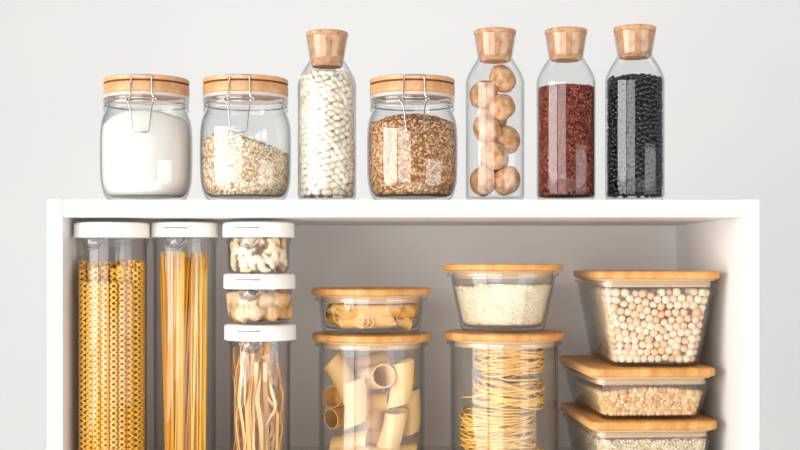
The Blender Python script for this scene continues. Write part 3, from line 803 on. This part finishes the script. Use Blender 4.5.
# ------------------------------------------------------------------ round glass dishes with bamboo lids
YD = 0.130
def round_dish(px, z0, ztop, lidr, lidh, rtop, rbot, label, rise=0.008):
    x = X(px, YD); H = ztop - z0; hb = H - lidh
    t = thing('round_glass_container', label, 'container', (x, YD, z0), 0, 'round glass containers with bamboo lids')
    zr = hb - 0.0030
    outer = [(0, 0.0012), (rbot - 0.010, 0.0006), (rbot - 0.006, 0.0004), (rbot - 0.003, 0.0016), (rbot - 0.0006, 0.0055), (rbot + 0.0003, rise + 0.002), (rtop, zr - 0.006), (rtop + 0.0005, zr - 0.0042), (rtop + 0.0042, zr - 0.0036), (rtop + 0.0046, zr - 0.0014), (rtop + 0.0040, zr)]
    inner = [(rtop - 0.0024, zr), (rtop - 0.0022, zr - 0.006), (rbot - 0.0022, rise + 0.003), (rbot - 0.0050, 0.0078), (rbot - 0.009, 0.0058), (0, 0.0055)]
    obj('glass_body', lathe_mesh('glass_body', outer + inner, M['glass_dish'], 112), t)
    # silicone ring under the lid, inside the rim
    obj('seal', lathe_mesh('seal', [(rtop - 0.0090, zr - 0.0060), (rtop - 0.0042, zr - 0.0060), (rtop - 0.0040, zr - 0.0046), (rtop - 0.0044, zr - 0.0036), (rtop - 0.0040, zr - 0.0020), (rtop - 0.0040, zr + 0.0008), (rtop + 0.001, zr + 0.0012), (rtop + 0.001, zr + 0.0026), (rtop - 0.0090, zr + 0.0026)], M['seal'], 80, True), t)
    obj('lid', lathe_mesh('lid', [(0, hb), (lidr - 0.0020, hb), (lidr - 0.0004, hb + 0.0012), (lidr, hb + 0.0026), (lidr, H - 0.0026), (lidr - 0.0006, H - 0.0008), (lidr - 0.0022, H), (0, H)], M['bamboo'], 112), t)
    inn = [(rbot - 0.0056, 0.0088), (rbot - 0.0026, rise + 0.003), (rtop - 0.0026, zr - 0.007)]
    return (x, YD, z0), inn, zr
zD2 = Z(336.3, 0.0565); zE2 = Z(334.8, 0.0565)
D2, iD2, hD2 = round_dish(371.8, ZB, zD2, 0.0733, 0.0086, 0.0650, 0.0645, 'tall round glass container with bamboo lid, holding large tube pasta')
D1, iD1, hD1 = round_dish(371.2, zD2 + 0.0002, Z(289.2, 0.0565), 0.0733, 0.0084, 0.0640, 0.0610, 'low round glass container with bamboo lid, stacked on the large tube pasta', 0.010)
E2, iE2, hE2 = round_dish(504.0, ZB, zE2, 0.0739, 0.0086, 0.0660, 0.0655, 'tall round glass container with bamboo lid, holding pasta nests')
E1, iE1, hE1 = round_dish(502.7, zE2 + 0.0002, Z(264.0, 0.0565), 0.0739, 0.0082, 0.0640, 0.0525, 'tapered round glass bowl with bamboo lid, filled with white rice', 0.010)

# rice
top_r = lambda x, y: Z(280.5, YD - 0.05) - E1[2] - 0.004 - 0.03 * max(0, x) * 1 + 0.0015 * noise.noise((x * 60, y * 60, 6)) - (0.003 if x < -0.03 else 0)
grain_heap('white_rice', E1, iE1, 0.0092, top_r, 4600, 2200, 0.0011, ICO0, (0.0026, 0.00085, 0.0008), M['rice'], M['rice_core'], 'white rice in the tapered bowl above the pasta nests', 'rice', 0.4)

# large tubes (paccheri)
def big_tube(r, L, slant, th=0.0015, ridges=0, n=40, mat=None, name='tube_pasta', bend=0.0):
    V = []; Fc = []
    rows = []
    m = 10
    def rad(a, base): return base * (1 + (0.02 * math.cos(ridges * a) if ridges and base > r * 0.95 else 0))
    for base, order in ((r, range(m + 1)), (r - th, range(m, -1, -1))):
        for j in order:
            z = -L / 2 + L * j / m
            for i in range(n):
                a = 2 * PI * i / n; rr = rad(a, base)
                sl = slant * math.cos(a) * r * (1 if j == m else (1 if j == 0 else (2 * j / m - 1) * 0 + 1))
                x = rr * math.cos(a) * 0.96; y = rr * math.sin(a) * 1.04
                V.append((x + bend * (1 - (2 * j / m - 1) ** 2), y, z + sl * (abs(2 * j / m - 1))))
    tot = 2 * (m + 1)
    for q in range(tot):
        q2 = (q + 1) % tot
        for i in range(n):
            i2 = (i + 1) % n; Fc.append((q * n + i, q * n + i2, q2 * n + i2, q2 * n + i))
    return autosmooth(fix(mesh(name, V, Fc, mat or M['tube'])), 50)
tm = [big_tube(0.0140, 0.052, 0.35, bend=0.002), big_tube(0.0135, 0.046, -0.3, bend=0.001), big_tube(0.0125, 0.040, 0.2)]
# (px, py, dY, axis vector, mesh, label)
tubes = [(402, 383, -0.029, (0.10, 0.02, 1), 0, 'upright large tube pasta at the upper right front'),
         (353.5, 404, -0.043, (-0.03, 0.05, 1), 0, 'upright large tube pasta left of centre, at the front'),
         (395, 432, -0.038, (0.28, -0.10, 1), 0, 'leaning large tube pasta low right, its open end tipped up'),
         (374, 377, -0.022, (0.55, -1, 0.15), 0, 'large tube pasta facing forward, upper middle, its round opening showing'),
         (336, 366, -0.020, (-0.55, 0.1, 1), 0, 'large tube pasta slanting at the upper left'),
         (340.5, 396, 0.006, (-0.6, -0.8, 0.05), 1, 'large tube pasta with its opening at the left glass, upper one'),
         (340, 417, -0.003, (-0.5, -0.85, 0), 2, 'smaller tube pasta with its opening at the left glass, lower one'),
         (376, 402, -0.012, (1, -0.35, 0.05), 2, 'tube pasta lying crosswise in the middle'),
         (373, 424, -0.006, (0.05, 0, 1), 1, 'upright tube pasta behind the middle gap'),
         (350, 443, -0.020, (1, -0.25, 0.25), 1, 'tube pasta lying at the bottom left'),
         (410, 413, 0.005, (0.0, 0.05, 1), 0, 'upright tube pasta at the right glass, set back'),
         (398, 377, 0.013, (0.6, -0.8, 0.1), 1, 'tube pasta with its opening at the right glass, uppermost'),
         (368, 364, 0.020, (1, 0.1, 0.2), 0, 'tube pasta lying at the back near the lid'),
         (348, 385, 0.020, (0.3, 0.2, 1), 0, 'tube pasta standing at the back left'),
         (396, 396, 0.026, (-0.2, 0.2, 1), 0, 'tube pasta standing at the back right'),
         (372, 440, 0.028, (0.1, 0.1, 1), 0, 'tube pasta standing at the back, low')]
def keep_in(o):
    c = Vector(o.location); q = o.rotation_quaternion.to_matrix(); vs = [q @ v.co for v in o.data.vertices]
    for _ in range(30):
        w = max((math.hypot(c.x + v.x - D2[0], c.y + v.y - YD), v.x, v.y) for v in vs)
        if w[0] <= 0.0616: break
        d = Vector((c.x + w[1] - D2[0], c.y + w[2] - YD, 0)).normalized(); c -= d * (w[0] - 0.0610)
    c.z += max(0, ZB + 0.0095 - min(c.z + v.z for v in vs)); c.z -= max(0, max(c.z + v.z for v in vs) - (zD2 - 0.0215)); o.location = c
first = None
for i, (px, py, dy, ax, k, lb) in enumerate(tubes):
    if first is None: o = obj('tube_pasta', tm[k]); first = o
    else: o = first.copy(); COL.objects.link(o); o.data = tm[k]
    tag(o, lb, 'pasta', 'large pasta tubes in the tall round container')
    Y = YD + dy
    o.rotation_mode = 'QUATERNION'; o.rotation_quaternion = Vector((0, 0, 1)).rotation_difference(Vector(ax).normalized()) @ Quaternion((0, 0, 1), random.uniform(-0.3, 0.3))
    o.location = (X(px, Y), Y, Z(py, Y)); keep_in(o)
for px, dy, dx in ((352, -0.020, 0.1), (371, -0.036, -0.1), (395, -0.015, 0.2), (372, 0.015, 0)):
    o = first.copy(); COL.objects.link(o); o.data = tm[1]
    tag(o, 'large tube pasta on the container floor beneath the others', 'pasta', 'large pasta tubes in the tall round container')
    o.rotation_mode = 'QUATERNION'; o.rotation_quaternion = Vector((0, 0, 1)).rotation_difference(Vector((1, dx, 0)).normalized())
    o.location = (X(px, YD + dy), YD + dy, ZB + 0.0090 + 0.0145); keep_in(o)

# short ridged tubes in the low dish
stm = [big_tube(0.0068, 0.030, 0.3, 0.0013, 16, 64, M['short'], 'short_pasta'), big_tube(0.0060, 0.024, 0.0, 0.0012, 16, 64, M['short'], 'short_pasta')]
def wheel_mesh():
    parts = []
    R = 0.0095
    parts.append(tube([(R * math.cos(a), R * math.sin(a), 0) for a in np.linspace(0, 2 * PI, 24, endpoint=False)], 0.0013, 8, True, flat=(0.0034, 0.0013)))
    parts.append(tube([(0.0032 * math.cos(a), 0.0032 * math.sin(a), 0) for a in np.linspace(0, 2 * PI, 14, endpoint=False)], 0.001, 6, True, flat=(0.0034, 0.0011)))
    for k in range(6):
        a = k * PI / 3; parts.append(tube([(0.0036 * math.cos(a), 0.0036 * math.sin(a), 0), (R * math.cos(a), R * math.sin(a), 0)], 0.001, 6, flat=(0.003, 0.0010)))
    return mesh('wheel_pasta', *join(parts), M['short'])
wh = wheel_mesh()
shorts = [(332, 316, -0.050, (-0.35, -1, 0.1), 'w'), (361, 322, -0.050, (0.15, -1, 0.1), 1), (360, 306, -0.052, (0.2, 0.2, 1), 1), (345, 310, -0.050, (1, 0.2, 0.3), 0), (345, 323, -0.050, (1, -0.1, 0.05), 0),
          (376, 306, -0.052, (1, 0.05, 0.0), 0), (385, 321, -0.052, (1, 0.0, 0.02), 0), (398, 309, -0.046, (1, 0.15, -0.1), 0), (412, 320, -0.040, (1, 0.5, -0.7), 0), (413, 306, -0.036, (1, 0.8, -0.2), 1),
          (405, 320, -0.043, (0.5, -1, 0.4), 1), (335, 302, -0.044, (1, -0.6, 0.0), 1), (374, 322, -0.040, (0.5, 1, 0), 1), (392, 305, -0.035, (1, 0.4, 0.3), 0), (356, 315, -0.030, (1, 0.5, 0.1), 0),
          (371, 312, -0.025, (0.3, 1, 0.1), 0), (386, 315, -0.020, (0.8, 1, 0.1), 0), (341, 318, -0.020, (0.8, -1, 0.1), 0), (402, 312, -0.015, (0.3, 1, 0.1), 0), (420, 314, -0.020, (0.1, 1, 0.1), 0),
          (350, 312, 0.005, (1, 0.3, 0), 0), (380, 312, 0.010, (1, -0.3, 0), 0), (402, 312, 0.015, (1, 0.6, 0), 0), (330, 312, 0.0, (0, 1, 0.1), 0),
          (350, 301, -0.045, (1, -0.2, 0.15), 0), (367, 301, -0.048, (1, 0.1, -0.1), 0), (384, 300, -0.044, (1, 0.2, 0.1), 0), (401, 301, -0.038, (1, 0.5, 0.0), 0), (414, 302, -0.022, (0.6, 1, 0), 0), (373, 300, -0.010, (1, 0.4, 0), 0), (352, 300, -0.012, (1, 0.7, 0), 0), (393, 300, 0.0, (1, -0.4, 0), 0)]
protos = {}
for px, py, dy, ax, k in shorts:
    Y = YD + dy; key = k
    nm, me = ('wheel_pasta', wh) if k == 'w' else ('short_pasta', stm[k])
    if key not in protos: o = obj(nm, me); protos[key] = o
    else: o = protos[key].copy(); COL.objects.link(o)
    if k == 'w': tag(o, 'wheel-shaped pasta with holes at the left of the low round container', 'pasta')
    else: tag(o, 'short ridged yellow pasta tube in the low round container', 'pasta', 'short pasta in the low round container')
    o.rotation_mode = 'QUATERNION'; o.rotation_quaternion = Vector((0, 0, 1)).rotation_difference(Vector(ax).normalized())
    zz = min(max(Z(py, Y), D1[2] + 0.0150), D1[2] + 0.034); o.scale = (1.15, 1.15, 1.12)
    c = Vector((X(px, Y), Y, zz)); q = o.rotation_quaternion.to_matrix(); vs = [q @ (v.co * 1.14) for v in o.data.vertices]
    for _ in range(30):
        w = max((math.hypot(c.x + v.x - D1[0], c.y + v.y - YD) - (0.0590 + (c.z + v.z - D1[2]) * 0.05), v.x, v.y) for v in vs)
        if w[0] <= 0: break
        c -= Vector((c.x + w[1] - D1[0], c.y + w[2] - YD, 0)).normalized() * (w[0] + 0.0006)
    c.z += max(0, D1[2] + 0.0066 - min(c.z + v.z for v in vs)); c.z -= max(0, max(c.z + v.z for v in vs) - (D1[2] + hD1 - 0.0068))
    o.location = c

# pasta nests
def nest_mesh(seed, R, h, cnt, tail=None):
    rnd = random.Random(seed); parts = []
    for s in range(cnt):
        r0 = rnd.uniform(0.35, 0.98) * R; z0 = rnd.uniform(-0.5, 0.5) * h * math.sqrt(max(0.1, 1 - ((r0 / R - 0.7) / 0.4) ** 2))
        a0 = rnd.uniform(0, 2 * PI); span = rnd.uniform(3.5, 8.5); tilt = rnd.uniform(-0.34, 0.34); tph = rnd.uniform(0, 6)
        n = int(span * 5); pts = []
        el = rnd.uniform(0.86, 1.0)
        for i in range(n + 1):
            a = a0 + span * i / n
            r = r0 * (1 + 0.16 * math.sin(2.3 * a + tph)) ; r = min(r, R * 1.02)
            z = z0 + tilt * r * math.sin(a + tph) + 0.0018 * math.sin(3.1 * a + tph)
            z = max(-h * 0.56, min(h * 0.56, z))
            pts.append((r * math.cos(a), r * math.sin(a) * el, z))
        parts.append(tube(pts, 0.0008, 5, flat=(0.0012, 0.0008)))
    if tail: parts.append(tube(tail, 0.0008, 6, flat=(0.0011, 0.0008)))
    return mesh('pasta_nest', *join(parts), M['nest'])
def nest(px, py, dy, R, h, cnt, seed, lb, tail=None, rot=(0, 0, 0)):
    Y = YD + dy
    o = obj('pasta_nest', nest_mesh(seed, R, h, cnt, tail), None, (X(px, Y), Y, Z(py, Y)), rot)
    o.location.z = max(o.location.z, ZB + 0.0085 + h * 0.56)
    tag(o, lb, 'pasta', 'pasta nests in the tall round container')
nest(509, 361, -0.004, 0.0420, 0.036, 105, 1, 'topmost nest of thin pasta in the tall round container')
tail = [(-0.010, -0.044, 0.010), (-0.020, -0.044, 0.009), (-0.032, -0.042, 0.003), (-0.045, -0.036, -0.003), (-0.0575, -0.020, -0.007)]
nest(509, 392, -0.010, 0.0430, 0.028, 85, 2, 'middle pasta nest with one long strand sticking out left', tail, (0.05, 0.06, 0))
nest(498, 430, -0.008, 0.0455, 0.048, 150, 3, 'lower yellow pasta nest with a curl at the left', None, (0, 0, 0.4))
nest(503, 463, -0.004, 0.048, 0.020, 40, 4, 'lowest pasta nest, on the floor of the tall round container')

# ------------------------------------------------------------------ rectangular glass boxes
YF = 0.050; LEN = 0.215
def rect_box(px0, px1, z0, ztop, lidh, wtop0, wtop1, wbot0, wbot1, label, endtaper, rz=0.0):
    x0, x1 = X(px0, YF), X(px1, YF); cx = (x0 + x1) / 2; cy = YF + LEN / 2
    H = ztop - z0; hb = H - lidh; zr = hb - 0.003
    c_, s_ = math.cos(rz), math.sin(rz); hx, hy = (x1 - x0) / 2, LEN / 2
    cx, cy = x0 + c_ * hx - s_ * hy, YF + s_ * hx + c_ * hy
    t = thing('rectangular_glass_container', label, 'container', (cx, cy, z0), rz, 'rectangular glass containers with bamboo lids')
    hw, hl = (x1 - x0) / 2, LEN / 2
    tw = (wtop1 - wtop0) / 2 * S(YF + 0.006); bw = (wbot1 - wbot0) / 2 * S(YF + 0.015)
    tl = hl - (hw - tw) ; bl = tl - endtaper
    r = 0.014
    # outer
    lo = [(rrect(bw - 0.007, bl - 0.007, r * 0.6), 0.0006), (rrect(bw - 0.0025, bl - 0.0025, r * 0.8), 0.0012), (rrect(bw, bl, r * 0.9), 0.0034), (rrect(tw, tl, r * 0.95), zr - 0.0065), (rrect(tw + 0.0005, tl + 0.0005, r), zr - 0.0045),
          (rrect(tw + 0.0036, tl + 0.0036, r + 0.003), zr - 0.0038), (rrect(tw + 0.0040, tl + 0.0040, r + 0.003), zr - 0.0010), (rrect(tw + 0.0034, tl + 0.0034, r + 0.003), zr)]
    li = [(rrect(tw - 0.0030, tl - 0.0030, r * 0.85), zr), (rrect(tw - 0.0024, tl - 0.0024, r * 0.85), zr - 0.0065), (rrect(bw - 0.0022, bl - 0.0022, r * 0.8), 0.0044), (rrect(bw - 0.0070, bl - 0.0070, r * 0.6), 0.0032)]
    V, Fc = loft(lo + li)
    obj('glass_body', autosmooth(fix(mesh('glass_body', V, Fc, M['glass_dish'])), 50), t)
    sl = [(rrect(tw - 0.0085, tl - 0.0085, r * 0.6), zr - 0.0065), (rrect(tw - 0.0042, tl - 0.0042, r * 0.8), zr - 0.0065), (rrect(tw - 0.0040, tl - 0.0040, r * 0.8), zr + 0.0008), (rrect(tw + 0.0010, tl + 0.0010, r), zr + 0.0012),
          (rrect(tw + 0.0010, tl + 0.0010, r), zr + 0.0027), (rrect(tw - 0.0085, tl - 0.0085, r * 0.6), zr + 0.0027)]
    V, Fc = loft(sl, ring=True); obj('seal', autosmooth(fix(mesh('seal', V, Fc, M['seal'])), 40), t)
    ll = [(rrect(hw - 0.0020, hl - 0.0020, r), hb), (rrect(hw - 0.0003, hl - 0.0003, r + 0.002), hb + 0.0012), (rrect(hw, hl, r + 0.002), hb + 0.0026), (rrect(hw, hl, r + 0.002), H - 0.0026), (rrect(hw - 0.0006, hl - 0.0006, r + 0.002), H - 0.0008), (rrect(hw - 0.0022, hl - 0.0022, r), H)]
    V, Fc = loft(ll); obj('lid', autosmooth(fix(mesh('lid', V, Fc, M['bamboo'])), 50), t)
    # inner half-sizes at a height, for the contents
    def inner(z):
        q = min(1, max(0, (z - 0.0044) / (zr - 0.0065 - 0.0044)))
        g = 0.0030
        return bw - g + (tw - bw) * q, bl - g + (tl - bl) * q
    return (cx, cy, z0, rz), inner
zF3 = Z(422.3, YF); zF2 = Z(368.8, YF); zF1 = Z(271.2, YF)
F3, nF3 = rect_box(591, 722.5, ZB, zF3, 0.0103, 597, 717, 603, 708, 'low rectangular glass container with bamboo lid, lowest of its stack', 0.003, 0.05)
F2, nF2 = rect_box(590.5, 721, zF3 + 0.0002, zF2, 0.0103, 597, 716, 604, 705, 'low rectangular glass container with bamboo lid, middle one, half full of small chickpeas', 0.006, 0.055)
F1, nF1 = rect_box(597, 723, zF2 + 0.0002, zF1, 0.0092, 602, 718, 613, 702, 'deep rectangular glass container with bamboo lid, filled with chickpeas', 0.012)

def box_fill(name, heap, org, inner, z0, top, r, n_front, n_side, n_top, dmin, meshes, n_ind, mc, dims, label, hlabel, cat, group, ind=True, gm=None, it=40):
    kinds = np.array([0] * n_front + [1] * n_side + [2] * n_side + [3] * n_top); n = len(kinds)
    U, W = RS.uniform(-1, 1, n), RS.uniform(0, 1, n); P = np.zeros((n, 3)); jit = RS.uniform(0, 0.3, n) * r
    for i in range(n):
        z = z0 + r + (top(0, 0) - z0 - 2 * r) * W[i]; hw, hl = inner(z)
        if kinds[i] == 0: P[i] = (U[i] * hw, -hl, z)
        elif kinds[i] == 1: P[i] = (-hw, -hl + (U[i] + 1) * hl * 0.8, z)
        elif kinds[i] == 2: P[i] = (hw, -hl + (U[i] + 1) * hl * 0.8, z)
        else: P[i] = (U[i] * hw, -hl + 2 * hl * W[i] * 0.8, 0)
    def pj(P):
        P = P.copy()
        for i in range(n):
            zt = top(P[i, 0], P[i, 1]) - r
            z = min(max(P[i, 2], z0 + r), zt) if kinds[i] != 3 else zt - jit[i]
            hw, hl = inner(z); a, b = hw - r, hl - r
            x = min(max(P[i, 0], -a), a); y = min(max(P[i, 1], -b), b)
            if kinds[i] == 0: y = -b + jit[i]
            elif kinds[i] == 1: x = -a + jit[i]
            elif kinds[i] == 2: x = a - jit[i]
            # rounded corner
            cr = 0.0125 - r * 0.3; ex, ey = abs(x) - (a - cr), abs(y) - (b - cr)
            if ex > 0 and ey > 0:
                e = math.hypot(ex, ey)
                if e > cr: k = cr / e; x = math.copysign(a - cr + ex * k, x); y = math.copysign(b - cr + ey * k, y)
            P[i] = (x, y, z)
        return P
    P = relax(P, dmin, pj, it)
    N = RS.normal(0, 1, P.shape); R = frames(N, 1.0); rz = org[3]; org = org[:3]; rot = np.array([[math.cos(rz), -math.sin(rz), 0], [math.sin(rz), math.cos(rz), 0], [0, 0, 1]])
    cv = []
    for j in range(5):
        zz = [z0 + 0.001, z0 + 0.01, (z0 + top(0, 0)) / 2, top(0, 0) - 2.0 * r, top(0, 0) - 1.7 * r][j]; hw, hl = inner(zz); e = 1.9 * r
        cv.append((rrect(hw - e, hl - e, 0.006), max(zz, z0 + 0.0005)))
    core = mesh(heap + '_c', *loft(cv), mc)
    if ind:
        sc = P[:, 1] + np.where(kinds == 2, 0.06, 0) + np.where(kinds == 3, 0.015, 0)
        order = np.argsort(sc); sel, rest = order[:n_ind], order[n_ind:]
        individuals(name, meshes, P[sel] @ rot.T, R[sel], label, cat, group, org)
        Q, QN = P[rest], N[rest]
    else: Q, QN = P, N
    # deeper layer
    D = P.copy(); D[kinds == 0, 1] += 1.6 * r; D[kinds == 1, 0] += 1.6 * r; D[kinds == 2, 0] -= 1.6 * r; D[kinds == 3, 2] -= 1.6 * r
    D[:, 0] += 0 ; Q = np.concatenate([Q, D]); QN = np.concatenate([QN, N])
    g = grains(heap, Q, QN, ICO1 if ind else ICO0, dims, gm or meshes[0].materials[0], 1.0, 0.08)
    me = merge_meshes(heap, [g, core])
    for v in me.vertices:
        hw, hl = inner(v.co.z); hw -= 0.0004; hl -= 0.0004; z = max(v.co.z, z0 - 0.0002)
        x = min(max(v.co.x, -hw), hw); y = min(max(v.co.y, -hl), hl); cr = 0.013; ex, ey = abs(x) - (hw - cr), abs(y) - (hl - cr)
        if ex > 0 and ey > 0 and math.hypot(ex, ey) > cr:
            k = cr / math.hypot(ex, ey); x = math.copysign(hw - cr + ex * k, x); y = math.copysign(hl - cr + ey * k, y)
        v.co = (x, y, z)
    o = obj(heap, me, None, org, (0, 0, rz)); tag(o, hlabel, cat, None, 'stuff')

def cp(v):
    p = Vector(v); s = 1 + 0.05 * noise.noise(p * 2.3)
    if p.z > 0.72: s += 0.5 * (p.z - 0.72)
    s -= 0.10 * math.exp(-((p.x - 0.0) ** 2) / 0.02) * max(0, p.z * 0.5 + p.y * 0.6)
    return tuple(p * s)
chm = [ellip('chickpea', (0.0050, 0.0046, 0.0047), M['chick'], cp, ICO2), ellip('chickpea', (0.0047, 0.0049, 0.0046), M['chick'], cp, ICO2)]
t1 = lambda x, y: Z(290, YF) - F1[2] + 0.0015 + 0.0015 * noise.noise((x * 40, y * 40, 1)) + 0.001 * math.sin(x * 60)
box_fill('chickpea', 'chickpea_heap', F1, nF1, 0.0048, t1, 0.0049, 112, 130, 150, 0.0098, chm, 300, M['chick_core'], (0.0048, 0.0047, 0.0047),
         'round cream chickpea in the deep rectangular container', 'chickpeas further back in the deep rectangular container', 'chickpea', 'chickpeas in the deep container')
scm = [ellip('small_chickpea', (0.0038, 0.0036, 0.0036), M['soy'], cp, ICO1)]
t2 = lambda x, y: Z(389, YF) - F2[2] + 0.0012 * noise.noise((x * 40, y * 40, 7)) + 0.003 * math.cos(x * 40) - 0.002
box_fill('small_chickpea', 'small_chickpea_heap', F2, nF2, 0.0048, t2, 0.0036, 140, 120, 240, 0.0072, scm, 300, M['chick_core'], (0.0034, 0.0033, 0.0033),
         'small round golden chickpea in the middle rectangular container', 'small chickpeas further back in the middle rectangular container', 'chickpea', 'small chickpeas in the middle container')
t3 = lambda x, y: Z(440.8, YF) - F3[2] + 0.002 * noise.noise((x * 50, y * 50, 9))
box_fill('pale_grain', 'pale_grain_heap', F3, nF3, 0.0048, t3, 0.0018, 500, 350, 700, 0.0030, None, 0, M['rice_core'], (0.0024, 0.0019, 0.0015),
         '', 'pale cream flakes in the lowest rectangular container', 'grain', None, ind=False, gm=M['grain'], it=6)

# ------------------------------------------------------------------ light
def area(name, loc, target, w, h, power, color=(1, 1, 1)):
    L = bpy.data.lights.new(name, 'AREA'); L.shape = 'RECTANGLE'; L.size = w; L.size_y = h; L.energy = power; L.color = color
    o = bpy.data.objects.new(name, L); COL.objects.link(o); o.location = loc
    d = Vector(target) - Vector(loc); o.rotation_euler = d.to_track_quat('-Z', 'Y').to_euler()
    return o
def at(az, dist, z): a = math.radians(az); return (dist * math.sin(a), -dist * math.cos(a), z)
TG = (0, 0, 0.9)
area('window_light', at(-60, 2.6, 0.28), (0, 0, 0.25), 1.85, 1.5, 80, (1.0, 0.985, 0.97))
area('window_light', at(-21, 2.9, 0.25), (0, 0, 0.25), 1.70, 1.5, 40, (1.0, 0.99, 0.98))
area('window_light', at(58, 2.6, 0.0), (0, 0, 0.1), 2.2, 1.1, 27, (1.0, 0.985, 0.97))
area('added_low_fill', (0.35, -1.55, -0.70), (0.15, 0, 0.24), 3.0, 1.2, 24, (1.0, 0.985, 0.965))  # unseen fill light, added low in front to brighten the shelf interior
area('added_wall_fill', (0.7, 0.6, 2.1), (0.7, 2.6, -0.3), 4.0, 0.8, 23, (1.0, 1.0, 0.99))  # unseen fill light, added overhead to brighten the back wall
w = bpy.data.worlds.new('world'); scene.world = w; w.use_nodes = True
w.node_tree.nodes['Background'].inputs[0].default_value = (1.0, 0.99, 0.985, 1); w.node_tree.nodes['Background'].inputs[1].default_value = 0.30

# ------------------------------------------------------------------ camera
cd = bpy.data.cameras.new('camera'); cam = bpy.data.objects.new('camera', cd); COL.objects.link(cam)
cam.location = (0, -CAM_D, ZC); cam.rotation_euler = (PI / 2, 0, 0)
cd.sensor_width = 36; cd.sensor_fit = 'HORIZONTAL'; cd.lens = F * 36 / 800; cd.shift_y = (HZ - 225) / 800; cd.clip_start = 0.01
scene.camera = cam
scene.view_settings.view_transform = 'Standard'; scene.view_settings.look = 'None'
scene.view_settings.gamma = 1.0; scene.view_settings.use_curve_mapping = False
scene.view_settings.exposure = -0.1
scene.cycles.transparent_max_bounces = 48; scene.cycles.max_bounces = 10; scene.cycles.diffuse_bounces = 5
scene.cycles.use_denoising = True
